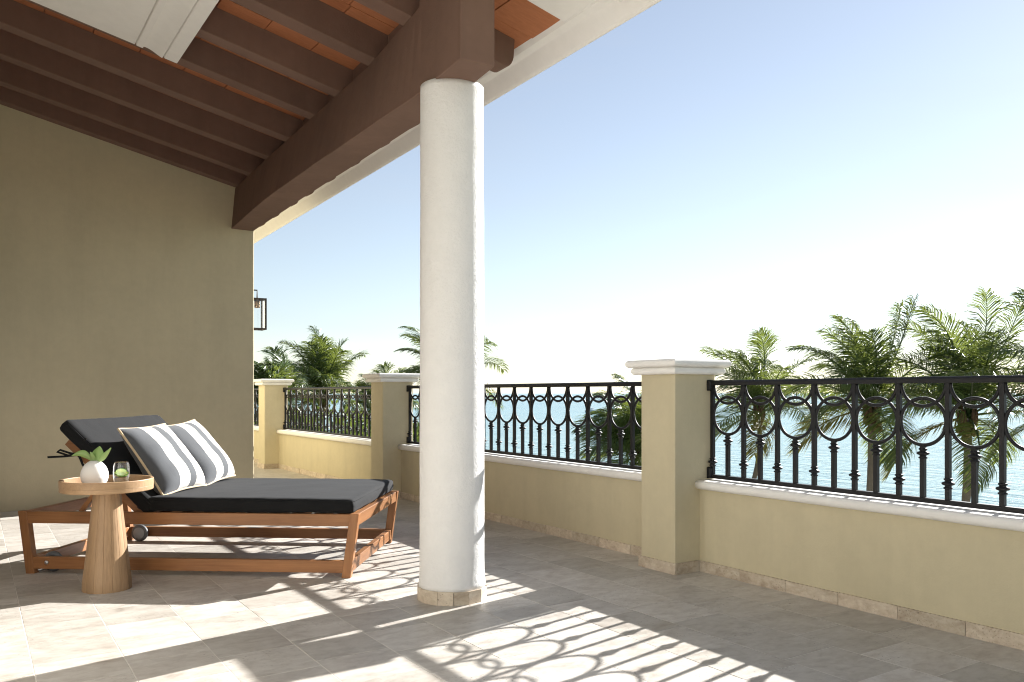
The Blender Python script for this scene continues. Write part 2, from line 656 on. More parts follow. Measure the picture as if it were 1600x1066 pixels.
for k, (inv, z, xc, yc) in enumerate(cells):
    dz = rnd.uniform(-.0004, .0005)
    if inv == 0 and k < 298:
        o = bpy.data.objects.new('floor_tile', tm)
        col.objects.link(o)
        o.parent = floor
        o.location = Vector((xc, yc, dz)) - floor.location
        o.rotation_euler = (rnd.uniform(-.0006, .0006), rnd.uniform(-.0006, .0006), 0)
    else:
        t = tilemesh()
        rest.add([(p[0] + xc, p[1] + yc, p[2] + dz) for p in t.v], t.f)
ro = rest.build('distant_floor_tiles', M['tile'], floor)
ro['kind'] = 'stuff'

# ------------------------------------------------------------------ house: end wall, side wall, unseen long wall
SL = .225
FALL = .0225          # the roof also falls slightly along the house
def zj(X, Y=8.58):    # underside of the rafters
    return 3.14 + SL * (2.24 - X) - FALL * (8.58 - Y)
RD = .185              # depth of a rafter
def zc(X, Y=8.58):    # underside of the ceiling tiles
    return zj(X, Y) + RD
house = tag(empty('house', (-2.2, 8.58, 0)), 'olive beige stucco house wall rising behind the lounger up to the rafters', 'house')
mb = MB()
mb.hexa([(-2.2, 8.58, -.02), (2.435, 8.58, -.02), (2.435, 15.9, -.02), (-2.2, 15.9, -.02),
         (-2.2, 8.58, zc(-2.2) + .03), (2.435, 8.58, zc(2.435) + .03), (2.435, 15.9, zc(2.435, 15.9) + .03), (-2.2, 15.9, zc(-2.2, 15.9) + .03)])
mb.build('end_wall', M['wall'], house, bevel=.012, seg=3)
mb = MB().hexa([(-.75, .6, -.02), (-.45, .6, -.02), (-.45, 8.575, -.02), (-.75, 8.575, -.02),
                (-.75, .6, 3.55), (-.45, .6, 3.55), (-.45, 8.575, 3.9), (-.75, 8.575, 3.9)])
mb.build('unseen_long_wall', stucco('cream_stucco', (.68, .65, .60), .3, .003, .06), house, bevel=.01)  # out of view; place and cream tone chosen for the light it bounces
# unseen dark doors added to the long wall to cut bounced light
DK = wood('added_door_wood', (.06, .035, .02), (.11, .065, .035), 2, .5)
for k in range(4):
    y0 = 4.3 + k * 1.0
    dr = MB().box(-.4495, -.40, y0 + .01, y0 + .99, .02, 2.45).build('added_door', DK, house, bevel=.004)
    MB().box(-.3995, -.393, y0 + .14, y0 + .86, .3, 2.3).build('pane', plain('added_door_glass', (.02, .025, .03), .05), dr)  # dark pane of the added door
# skirting of the wall
for i in range(20):
    MB().box(2.436, 2.447, 8.58 + i * .305 + .0015, 8.58 + (i + 1) * .305 - .0015, 0, .062).build('skirting_tile', M['skirt'], house)

# ------------------------------------------------------------------ parapet, pillars
PY = [-.57, 3.477, 7.53, 11.47, 15.5]
PW = .288
par = tag(empty('parapet_wall', (3.7, 3.6, 0)), 'low olive beige parapet wall with white rounded coping along the terrace edge', 'parapet')
def coping(y0, y1):
    prof = []
    for k in range(9):
        a = -math.pi / 2 - math.pi * k / 8
        prof.append((3.587 + .027 * math.cos(a), .511 + .027 * math.sin(a)))
    for k in range(9):
        a = math.pi / 2 - math.pi * k / 8
        prof.append((3.833 + .027 * math.cos(a), .511 + .027 * math.sin(a)))
    nseg = max(2, int((y1 - y0) / .12))
    rings = []
    for i in range(nseg + 1):
        y = y0 + (y1 - y0) * i / nseg
        w = noise.noise(Vector((y * 2.1, 3, 0))) * .0022
        rings.append([(x + w, y, z + w * .8) for x, z in prof])
    return MB().loft(rings)
for i in range(4):
    y0, y1 = PY[i] + PW, PY[i + 1]
    MB().box(3.60, 3.82, y0 - .02, y1 + .02, -.3, .486).build('wall_section', M['wall'], par)
    coping(y0 + .001, y1 - .001).build('coping', M['white'], par, smooth=True)
    n = max(1, round((y1 - y0) / .305))
    w = (y1 - y0) / n
    for k in range(n):
        j = rnd.uniform(-.002, .002)
        MB().box(3.588 + j, 3.5995, y0 + k * w + .001, y0 + (k + 1) * w - .001, 0, .062 + j).build('skirting_tile', M['skirt'], par)

def pillar(y, label):
    t = tag(empty('parapet_pillar', (3.565, y + PW / 2, 0)), label, 'pillar', 'square pillars of the parapet')
    MB().box(3.40, 3.73, y, y + PW, -.02, 1.165).build('shaft', M['wall'], t, bevel=.006, seg=3)
    def slab(ov, z0, z1, r):
        x0, x1, ya, yb = 3.40 - ov, 3.73 + ov, y - ov, y + PW + ov
        rings = []
        for k in range(9):
            a = -math.pi / 2 + math.pi * k / 8
            d = (1 - math.cos(a)) * r
            z = (z0 + z1) / 2 + math.sin(a) * (z1 - z0) / 2
            rings.append([(x0 + d, ya + d, z), (x1 - d, ya + d, z), (x1 - d, yb - d, z), (x0 + d, yb - d, z)])
        return MB().loft(rings)
    cap = slab(.045, 1.160, 1.203, .018).build('cap', M['white'], t, bevel=.004)
    b = slab(.070, 1.2025, 1.248, .021).build('cap_slab', M['white'], cap, bevel=.004)
    e = .012
    for nm, (a, b2, c, d) in {'w': (3.40 - e, 3.3995, y - e, y + PW + e), 's': (3.40, 3.5875, y - e, y - .0005), 'n': (3.40, 3.5875, y + PW + .0005, y + PW + e)}.items():
        MB().box(a, b2, c, d, 0, .066).build('skirting_tile', M['skirt'], t, bevel=.002)
    return t
PL = ['square beige pillar with white moulded cap at the near end of the parapet',
      'square beige pillar with white moulded cap right of the white column',
      'square beige pillar with white moulded cap just left of the white column',
      'square beige pillar with white moulded cap beside the corner of the house wall',
      'farthest square beige pillar with white moulded cap behind the house corner']
for y, l in list(zip(PY, PL))[1:4]:
    pillar(y, l)

# ------------------------------------------------------------------ railings
RX = 3.685
def collar_mesh():
    mb = MB()
    mb.lathe([(.010, -.026), (.019, -.024), (.020, -.018), (.012, -.014), (.014, -.010), (.027, -.004), (.028, .001), (.026, .005), (.013, .010),
              (.012, .013), (.019, .017), (.019, .022), (.010, .026)], n=14)
    return mb.mesh('collar', True)
CM = collar_mesh()
CM.materials.append(M['iron'])
circ = MB().ring((0, 0, 0), .1085, .0085, (0, 1, 0), (0, 0, 1), 40, 8).mesh('ring', True)
circ.materials.append(M['iron'])
arc = MB().ring((0, 0, 0), .1085, .0085, (0, 1, 0), (0, 0, 1), 22, 8, math.pi * 1.0, math.pi * 2.0).mesh('arch', True)
arc.materials.append(M['iron'])
hb = .0105
longm = MB().box(-hb, hb, -hb, hb, .56, 1.098).mesh('baluster')
longm.materials.append(M['iron'])
shortm = MB().box(-hb, hb, -hb, hb, .56, .808).mesh('short_baluster')
shortm.materials.append(M['iron'])
def part(name, me, parent, loc):
    o = bpy.data.objects.new(name, me)
    col.objects.link(o)
    o.parent = parent
    o.location = loc
    return o
def railing(ya, yb, first, step, label):
    """ya is the near pillar's far face, yb the far pillar's near face; bars counted from the far end"""
    t = tag(empty('iron_railing', (RX, (ya + yb) / 2, .538)), label, 'railing', 'black iron railings on the parapet')
    ym, zz = (ya + yb) / 2, .538
    mb = MB()
    L0, L1 = ya - .002, yb + .002
    rings = [[(RX - .022, y, 1.096), (RX + .022, y, 1.096), (RX + .022, y, 1.116), (RX + .012, y, 1.126), (RX - .012, y, 1.126), (RX - .022, y, 1.116)][::-1] for y in (L0, L1)]
    mb.loft(rings).build('top_rail', M['iron'], t, bevel=.002)
    MB().box(RX - .014, RX + .014, L0, L1, .545, .568).build('bottom_rail', M['iron'], t, bevel=.002)
    for y, s in ((yb, -1), (ya, 1)):
        for z0, z1 in ((1.062, 1.130), (.542, .612)):
            mb = MB()
            mb.hexa([(RX - .030, y, z0), (RX + .020, y, z0), (RX + .016, y + s * .030, z0 + .012), (RX - .026, y + s * .030, z0 + .012),
                     (RX - .030, y, z1), (RX + .020, y, z1), (RX + .016, y + s * .030, z1 - .004), (RX - .026, y + s * .030, z1 - .004)] if s > 0 else
                    [(RX - .026, y + s * .030, z0 + .012), (RX + .016, y + s * .030, z0 + .012), (RX + .020, y, z0), (RX - .030, y, z0),
                     (RX - .026, y + s * .030, z1 - .004), (RX + .016, y + s * .030, z1 - .004), (RX + .020, y, z1), (RX - .030, y, z1)])
            mb.build('bracket', M['iron'], t, bevel=.007, seg=3)
    y = first
    while y > ya + .01:
        o = part('baluster', longm, t, (0, y - ym, -zz))
        c = part('collar', CM, o, (0, 0, .642))
        yc = y - step / 2
        if yc - .08 > ya:
            o = part('short_baluster', shortm, t, (0, yc - ym, -zz))
            part('collar', CM, o, (0, 0, .772))
            part('ring', circ, t, (0, yc - ym, .9185 - zz))
            part('arch', arc, t, (0, yc - ym, 1.0985 - zz))
        y -= step
    return t
railing(PY[0] + PW, PY[1], 3.453, .2357, 'black iron railing with interlaced rings nearest the viewer, palms and sea behind')
railing(PY[1] + PW, PY[2], 7.506, .2387, 'black iron railing with interlaced rings running behind the white column')
railing(PY[2] + PW, PY[3], 11.446, .2340, 'black iron railing between the two far pillars, left of the column')
railing(PY[3] + PW, PY[4], 15.476, .2340, 'sliver of black iron railing seen past the house corner')

# ------------------------------------------------------------------ round column
CXY = (2.068, 3.724)
cl = tag(empty('round_column', (*CXY, 0)), 'thick round white rough plaster column holding the end of the brown beam', 'column')
rings = []
nz, na = 90, 64
for i in range(nz + 1):
    z = .06 + (2.615 - .06) * i / nz
    r0 = .167 - .005 * (z / 2.74) + (.006 * max(0, 1 - (z - .06) / .08))
    ring = []
    for k in range(na):
        a = 2 * math.pi * k / na
        p = Vector((math.cos(a) * .17, math.sin(a) * .17, z))
        w = noise.noise(p * 3.1) * .0022 + noise.noise(p * 11) * .0009 + noise.noise(p * 33) * .0006
        ring.append((CXY[0] + (r0 + w) * math.cos(a), CXY[1] + (r0 + w) * math.sin(a), z))
    rings.append(ring)
MB().loft(rings).build('shaft', M['column'], cl, smooth=True)
nsk = 14
for k in range(nsk):
    a0, a1 = 2 * math.pi * (k + .012) / nsk + .2, 2 * math.pi * (k + .988) / nsk + .2
    ri, rin, z1 = .181 + rnd.uniform(-.001, .001), .150, .066 + rnd.uniform(-.002, .002)
    P = lambda r, a, z: (CXY[0] + r * math.cos(a), CXY[1] + r * math.sin(a), z)
    MB().hexa([P(rin, a0, 0), P(ri, a0, 0), P(ri, a1, 0), P(rin, a1, 0), P(rin, a0, z1), P(ri, a0, z1), P(ri, a1, z1), P(rin, a1, z1)]).build('skirting_tile', M['skirt'], cl)

# ------------------------------------------------------------------ roof
roof = tag(empty('veranda_roof', (2.1, 6.0, 2.72)), 'veranda roof of brown rafters and beam under terracotta tiles with white eave', 'roof')
def along(k, Y):
    for (a, p), (b, q) in zip(k, k[1:]):
        if Y <= b:
            return p + (q - p) * (Y - a) / (b - a)
    return k[-1][1]
# the hand-plastered beam runs slightly askew to the parapet and swells over the column
B_IN = [(3.2, 1.88), (3.9, 1.955), (5.6, 2.005), (6.8, 2.055), (7.7, 2.125), (8.9, 2.235)]
T_IN = [(3.2, 1.88), (4.0, 1.99), (4.84, 2.075), (6.0, 2.125), (7.3, 2.18), (8.9, 2.26)]
B_OUT = [(3.2, 2.07), (3.9, 2.15), (4.4, 2.19), (6.7, 2.315), (8.9, 2.45)]
rings = []
for i in range(51):
    Y = 3.335 + (8.70 - 3.335) * i / 50
    w = lambda s: noise.noise(Vector((Y * 1.7, s, 0))) * .004
    zb = 2.72 - FALL * (8.58 - Y)
    a, b, t_ = along(B_IN, Y), along(B_OUT, Y), along(T_IN, Y)
    up = .0 if Y > 3.95 else (.19 if Y < 3.9 else .0)
    rings.append([(a + w(1), Y, zb + w(2)), (b + w(3), Y, zb + w(4)), (b, Y, zj(b, Y) + .002), (t_, Y, zj(t_, Y) + .002)])
mbm = MB().loft(rings).build('main_beam', M['brown'], roof, bevel=.006)
# the beam's end rises to the ceiling over the column
MB().hexa([(along(T_IN, y) if s_ == 0 else along(B_OUT, y), y, zj(2.0, y) - .03 if h == 0 else zc(2.0, y) + .005)
           for h in (0, 1) for s_, y in ((0, 3.3355), (1, 3.3355), (1, 3.92), (0, 3.92))]).build('beam_end_block', M['brown'], roof, bevel=.004)
# brown infill above the beam, between the rafters
MB().hexa([(along(B_OUT, y) - .05 + dx, y, (zj(along(B_OUT, y), y) - .01 if h == 0 else zc(along(B_OUT, y), y) + .012))
           for h in (0, 1) for dx, y in ((0, 3.95), (.03, 3.95), (.03, 8.57), (0, 8.57))]).build('beam_infill', M['brown'], roof)
def rafter(y0, xa, wd=.128):
    x_ = 2.59 + .045 * (y0 - 4.05)
    pr = [(xa, 0), (x_, 0)]
    for k in range(1, 8):                       # rounded tail
        a = math.pi / 2 * k / 7
        pr.append((x_ + .075 * math.sin(a), .10 * (1 - math.cos(a))))
    pr += [(x_ + .08, RD + .004), (xa, RD + .004)]
    a = noise.noise(Vector((y0, 0, 0))) * .006
    nx = 14
    return MB().loft([[(x, y, zj(x, y) + h) for x, h in pr][::-1] for y in (y0 + a, y0 + wd - a)])
for y0 in (8.435, 7.885, 7.215, 6.575, 5.905, 5.335, 4.68, 4.05):
    rafter(y0, -2.2).build('rafter', M['brown'], roof, bevel=.005)
for k in range(6):
    rafter(9.15 + .62 * k, 2.44).build('rafter', M['brown'], roof, bevel=.005)
# terracotta ceiling tiles
TW = .305
tl = tag_rest = MB()
def ceil_tile(x0, y0, x1, y1):
    e = .0035
    a, b, c, d = x0 + e, x1 - e, y0 + e, y1 - e
    j = rnd.uniform(-.002, .002)
    return MB().hexa([(x, y, zc(x, y) + h) for h in (j, .025) for x, y in ((a, c), (b, c), (b, d), (a, d))])
restc = MB()
y0 = 3.65
while y0 < 12.4:
    x1 = 2.735 + .045 * (y0 - 3.65)
    while x1 > -2.2:
        x0 = max(-2.2, x1 - TW)
        d = Vector(((x0 + x1) / 2, y0 + TW / 2, zc(x0, y0) - EYE))
        z = d.dot(FW)
        px, py = 800 + F_PX * d.dot(RT) / z, HOR - F_PX * d.z / z
        m = ceil_tile(x0, y0, x1, y0 + TW)
        if -80 < px < 1650 and py > -90 and y0 < 8.5:
            m.build('ceiling_tile', M['terra'], roof)
        else:
            restc.add(m.v, m.f)
        x1 -= TW
    y0 += TW
o = restc.build('ceiling_tiles_behind', M['terra'], roof)
o['kind'] = 'stuff'
MB().hexa([(x, y, zc(x, y) + h) for h in (.02, .16) for x, y in ((-2.5, 2.2), (2.70, 2.2), (3.15, 12.5), (-2.5, 12.5))]).build('roof_deck', M['roofdeck'], roof)
# white eave moulding along the sea side (x outwards from the tile edge, height above the ceiling plane)
pr = [(-.05, .05), (-.004, -.008), (.040, -.022), (.066, -.058), (.098, -.100), (.114, -.112), (.130, -.106), (.140, -.08), (.146, .12), (.07, .17)]
rings = []
for i in range(60):
    Y = 2.20 + (12.6 - 2.20) * i / 59
    w = noise.noise(Vector((Y * 2.3, 9, 0))) * .003
    xe = 2.735 + .045 * (Y - 3.65)
    rings.append([(xe + x + w, Y, zc(xe + .05, Y) + h + w) for x, h in pr][::-1])
MB().loft(rings).build('eave_moulding', M['white'], roof, bevel=.004)
# white border closing the near end of the roof
def gslab(ya, yb, da, db, xa=-2.4):
    f = lambda y: 2.735 + .045 * (y - 3.65) + .02
    return MB().hexa([(xa, ya, zc(xa, ya) - da), (f(ya), ya, zc(f(ya), ya) - da), (f(yb), yb, zc(f(yb), yb) - db), (xa, yb, zc(xa, yb) - db),
                      (xa, ya, zc(xa, ya) + .03), (f(ya), ya, zc(f(ya), ya) + .03), (f(yb), yb, zc(f(yb), yb) + .03), (xa, yb, zc(xa, yb) + .03)])
gslab(3.32, 3.648, .012, .012).build('verge_border', M['white'], roof, bevel=.006)
gslab(3.19, 3.318, .045, .022).build('verge_moulding', M['white'], roof, bevel=.006)
gslab(3.02, 3.188, .075, .075).build('verge_moulding', M['white'], roof, bevel=.008)
gslab(2.2, 3.018, .105, .105).build('verge_fascia', M['white'], roof, bevel=.008)

# white dropped ceiling panel under the rafters
pan = tag(empty('plaster_soffit', (1.0, 5.5, 3.3)), 'white plaster soffit with stepped moulding hung under the rafters', 'soffit')
YN = -3.8  # near part runs on unseen over the camera to darken rafters and wall
def strip(x0, x1, d, yf):
    return MB().hexa([(x, y, zj(x, y) - h) for h in (d, .001) for x, y in ((x0, YN), (x1, YN), (x1, yf), (x0, yf))])
strip(-2.19, .905, .020, 5.95).build('panel', M['white'], pan, bevel=.004)
strip(.906, .950, .036, 5.92).build('fillet', M['white'], pan, bevel=.006)
rings = []
for yy in (YN, 5.94):
    r_ = []
    for k in range(13):
        u = k / 12
        x = .951 + (1.072 - .951) * u
        r_.append((x, yy, zj(x, yy) - .014 - .024 * (math.sin(u * math.pi * .5) ** 2) + .008 * math.sin(u * math.pi)))
    r_ += [(1.072, yy, zj(1.072, yy) - .001), (.951, yy, zj(.951, yy) - .001)]
    rings.append(r_)
MB().loft(rings).build('cove', M['white'], pan)
strip(1.073, 1.160, .052, 5.90).build('edge_band', M['white'], pan, bevel=.008)

# ------------------------------------------------------------------ lantern on the house corner
lt = tag(empty('wall_lantern', (2.60, 9.0, 1.735)), 'square dark bronze wall lantern with clear glass past the house corner', 'lantern')
BZ = plain('dark_bronze', (.06, .05, .045), .45, .6)
x0, x1, y0, y1 = 2.515, 2.658, 8.925, 9.070
b = .009
fr = MB()
for x in (x0, x1):
    for y in (y0, y1):
        fr.box(x - b, x + b, y - b, y + b, 1.735, 2.075)
for z in (1.735, 2.057):
    for x in (x0, x1):
        fr.box(x - b + .0004, x + b - .0004, y0 + b, y1 - b, z + .0006, z + .0174)
    for y in (y0, y1):
        fr.box(x0 + b, x1 - b, y - b + .0004, y + b - .0004, z + .0006, z + .0174)
fr.build('frame', BZ, lt)
for ax_ in range(2):
    for s in (0, 1):
        mbp = MB()
        if ax_ == 0:
            x = (x0, x1)[s]
            mbp.box(x - .0015, x + .0015, y0 + b, y1 - b, 1.755, 2.055)
        else:
            y = (y0, y1)[s]
            mbp.box(x0 + b, x1 - b, y - .0015, y + .0015, 1.755, 2.055)
        mbp.build('pane', M['glass'], lt)
MB().lathe([(.028, 0), (.030, .004), (.030, .085), (.024, .092)], (2.587, 9.0, 1.975), 20).build('lamp_holder', plain('aged_brass', (.36, .24, .14), .4, .7), lt, smooth=True)
MB().box(x0 + .01, x1 - .01, 8.935, 9.060, 2.0655, 2.0745).build('top_plate', BZ, lt)
MB().tube([(2.587, 9.0, 2.07), (2.587, 9.0, 2.165), (2.44, 9.0, 2.165)], .008, 8).build('arm', BZ, lt)
MB().box(2.4355, 2.452, 8.95, 9.05, 1.95, 2.20).build('wall_plate', BZ, lt, bevel=.003)

# ------------------------------------------------------------------ lounger (local x along its length, y across, z up)
LL, LW, LH, LI = 2.014, 1.131, .365, .049
lg = tag(empty('double_sun_lounger', (.223, 5.597, 0), -.6432), 'wide teak sun lounger with raised back and charcoal mattress', 'sun lounger')
def lb(name, mb, mat, parent=lg, **k):
    return mb.build(name, mat, parent, world=False, **k)
tw = .052
def legx(end, z):
    s = LI * (1 - z / LH)
    return s if end == 0 else LL - s
for end in (0, 1):
    for yy in (0, LW - .045):
        sgn = 1 if end == 0 else -1
        a0, a1 = legx(end, 0), legx(end, LH)
        q = []
        for x_, z in ((a0, 0), (a1, LH - .0)):
            xs = sorted((x_, x_ + sgn * tw))
            q += [(xs[0], yy, z), (xs[1], yy, z), (xs[1], yy + .045, z), (xs[0], yy + .045, z)]
        lb('leg', MB().hexa(q), M['teak2'], bevel=.003)
for yy in (.004, LW - .004 - .034):
    lb('side_rail', MB().hexa([(legx(0, .295) + tw - .002, yy, .293), (legx(1, .295) - tw + .002, yy, .293), (legx(1, .295) - tw + .002, yy + .034, .293), (legx(0, .295) + tw - .002, yy + .034, .293),
                               (legx(0, .36) + tw - .002, yy, .362), (legx(1, .36) - tw + .002, yy, .362), (legx(1, .36) - tw + .002, yy + .034, .362), (legx(0, .36) + tw - .002, yy + .034, .362)]), M['teak0'], bevel=.003)
    lb('lower_rail', MB().box(legx(0, .06) + tw - .008, legx(1, .06) - tw + .008, yy, yy + .034, .028, .098), M['teak0'], bevel=.003)
for end in (0, 1):
    sg = 1 if end == 0 else -1
    for z0, z1, nm in ((.295, .361, 'end_rail'), (.030, .097, 'lower_end_rail')):
        xa = legx(end, (z0 + z1) / 2) + sg * .006
        xs = sorted((xa, xa + sg * .036))
        lb(nm, MB().box(xs[0], xs[1], .043, LW - .043, z0, z1), M['teak1'], bevel=.003)
for k in range(9):
    x = .80 + k * .133
    lb('slat', MB().box(x, x + .075, .04, LW - .04, .335, .355), M['teak1'])
lb('cross_bar', MB().box(.72, .76, .04, LW - .04, .30, .355), M['teak1'], bevel=.003)
# raised back: frame bars, slats, cushion
BA = R(43)
H0 = (.755, .325)          # hinge
def back(t, h, y):         # t up the back, h out of its face
    return (H0[0] - t * math.cos(BA) + h * math.sin(BA), y, H0[1] + t * math.sin(BA) + h * math.cos(BA))
def bbox(t0, t1, h0, h1, ya, yb):
    return MB().hexa([back(t1, h0, ya), back(t0, h0, ya), back(t0, h0, yb), back(t1, h0, yb),
                      back(t1, h1, ya), back(t0, h1, ya), back(t0, h1, yb), back(t1, h1, yb)])
bf = lb('backrest_frame', bbox(0, .655, -.03, .012, .045, .085), M['teak0'], bevel=.003)
lb('backrest_frame', bbox(0, .655, -.03, .012, LW - .085, LW - .045), M['teak0'], bevel=.003)
for k in range(6):
    lb('back_slat', bbox(.03 + k * .112, .10 + k * .112, -.008, .011, .0855, LW - .0855), M['teak1'])
for yy in (.10, LW - .13):
    p0, p1 = (.305, .335), back(.36, -.03, 0)
    lb('prop', MB().hexa([(p0[0] - .015, yy, p0[1]), (p0[0] + .02, yy, p0[1]), (p0[0] + .02, yy + .028, p0[1]), (p0[0] - .015, yy + .028, p0[1]),
                          (p1[0] - .015, yy, p1[2]), (p1[0] + .02, yy, p1[2]), (p1[0] + .02, yy + .028, p1[2]), (p1[0] - .015, yy + .028, p1[2])]), M['teak2'], bevel=.003)
# mattress
s = rounded_box(.605, (LW - .03) / 2, .042, .024, (26, 22, 2), .006, .004, 3)
s.v = [(p[0] + 1.375, p[1] + LW / 2, p[2] + .406) for p in s.v]
seat = lb('seat_cushion', s, M['char'], smooth=True)
s = rounded_box(.365, (LW - .03) / 2, .043, .024, (18, 22, 2), .007, .005, 8)
s.v = [back(p[0] + .375, p[2] + .058, p[1] + LW / 2) for p in s.v]
s.f = [f[::-1] for f in s.f]
bc = lb('back_cushion', s, M['char'], smooth=True)
f_ = rounded_box(.055, (LW - .06) / 2, .04, .035, (4, 22, 2), .004, .008, 21)
f_.v = [(p[0] + .735, p[1] + LW / 2, p[2] + .405) for p in f_.v]
lb('cushion_fold', f_, M['char'], bc, smooth=True)
# piping round the cushions
def outline(hx, hy, z, r=.03):
    pts = []
    for sx, sy, a in ((1, 1, 0), (-1, 1, 90), (-1, -1, 180), (1, -1, 270)):
        for k in range(5):
            an = R(a + 90 * k / 4)
            pts.append((sx * (hx - r) + r * math.cos(an), sy * (hy - r) + r * math.sin(an), z))
    pts.append(pts[0])
    return pts
for zz in (.026,):
    pts = [(p[0] + 1.375, p[1] + LW / 2, p[2] + .406) for p in outline(.602, (LW - .03) / 2 - .002, zz)]
    lb('piping', MB().tube(pts, .0035, 6, False), M['char'], seat, smooth=True)
    pts = [back(p[0] + .375, p[2] + .058, p[1] + LW / 2) for p in outline(.362, (LW - .03) / 2 - .002, zz)]
    lb('piping', MB().tube(pts, .0035, 6, False), M['char'], bc, smooth=True)
# ribbon ties on the near side of the back
def ribbon(pts, w=.012):
    pts = [Vector(p) for p in pts]
    out = MB()
    rings = []
    for i, p in enumerate(pts):
        t = (pts[min(i + 1, len(pts) - 1)] - pts[max(i - 1, 0)]).normalized()
        a = t.cross(Vector((0, 1, 0))).normalized() * w / 2
        nrm = t.cross(a).normalized() * .0012
        rings.append([p - a - nrm, p + a - nrm, p + a + nrm, p - a + nrm])
    return out.loft(rings)
kx, ky, kz = .352, .028, .690
lb('tie_ribbon', ribbon([(kx, ky, kz), (kx - .05, ky - .01, kz + .012), (kx - .10, ky - .02, kz + .03), (kx - .12, ky - .02, kz + .02), (kx - .06, ky - .01, kz - .002), (kx, ky, kz)]), M['char'])
lb('tie_ribbon', ribbon([(kx, ky, kz), (kx - .08, ky - .015, kz - .008), (kx - .17, ky - .03, kz - .012)]), M['char'])
lb('tie_ribbon', ribbon([(kx, ky, kz), (kx + .035, ky - .01, kz + .045), (kx + .05, ky - .01, kz + .10)], .010), M['char'])
lb('tie_ribbon', ribbon([(kx, ky, kz), (kx + .03, ky - .01, kz - .055), (kx + .07, ky - .01, kz - .10)], .014), M['char'])
# wheels behind the legs of the head end
for yy, sgn in ((.058, 1), (LW - .058, -1)):
    we = lb('wheel', MB().ring((.172, yy + sgn * .012, .060), .044, .016, (1, 0, 0), (0, 0, 1), 32, 10), M['rubber'], smooth=True)
    hubm = MB()
    r_ = []
    for y2, rr in ((-.012, .012), (-.012, .034), (-.006, .040), (.018, .040), (.024, .012)):
        r_.append([(.172 + rr * math.cos(2 * math.pi * k / 24), yy + sgn * (.012 + y2), .060 + rr * math.sin(2 * math.pi * k / 24)) for k in range(24)])
    hubm.loft(r_)
    lb('hub', hubm, plain('grey_plastic', (.25, .26, .27), .5), we, smooth=False)
    bo = MB()
    r_ = []
    yo = .0035 if sgn > 0 else LW - .0035
    for d_, rr in ((0, .013), (-.003, .012), (-.006, .008), (-.0075, .002)):
        r_.append([(.172 + rr * math.cos(2 * math.pi * k / 16), yo + sgn * d_, .066 + rr * math.sin(2 * math.pi * k / 16)) for k in range(16)])
    bo.loft(r_)
    lb('bolt', bo, M['steel'], smooth=True)
lb('kick_lever', MB().tube([(.15, .05, .028), (.09, .04, .012), (.055, .03, .010)], [.008, .007, .005], 8), M['steel'], smooth=True)

# ------------------------------------------------------------------ striped pillows
def pillowmat():
    m, nt, b = nodes_of('striped_canvas')
    oc = N(nt, 'ShaderNodeTexCoord').outputs['Object']
    sp = N(nt, 'ShaderNodeSeparateXYZ')
    nt.links.new(oc, sp.inputs[0])
    gr, wh = (.095, .10, .108), (.82, .785, .71)
    n = nt.nodes.new('ShaderNodeValToRGB')
    cr = n.color_ramp
    cr.interpolation = 'CONSTANT'
    cr.elements[0].position = 0
    cr.elements[0].color = (*gr, 1)
    cr.elements[1].position = .30
    cr.elements[1].color = (*wh, 1)
    for p, c in ((.53, gr), (.68, wh), (.945, gr)):
        e = cr.elements.new(p)
        e.color = (*c, 1)
    mr = N(nt, 'ShaderNodeMapRange')
    mr.inputs['From Min'].default_value = -.24
    mr.inputs['From Max'].default_value = .24
    nt.links.new(sp.outputs[0], mr.inputs['Value'])
    nt.links.new(mr.outputs[0], n.inputs[0])
    cc = n.outputs[0]
    w = tex(nt, 700, 2, .5, vec=oc)
    cc = mixc(nt, .35, cc, mixc(nt, 1.0, cc, ramp(nt, w, [(.3, (.62, .62, .62)), (.7, (1, 1, 1))]), 'MULTIPLY'))
    nt.links.new(cc, b.inputs['Base Color'])
    b.inputs['Roughness'].default_value = .9
    b.inputs['Specular IOR Level'].default_value = .15
    b.inputs['Sheen Weight'].default_value = .15
    p = bump(nt, b, tex(nt, 8, 4, .6, vec=oc), .3, .012)
    bump(nt, b, w, .25, .001, p)
    return m
PM = pillowmat()
PIPE = fabric('tan_piping', (.55, .43, .28))
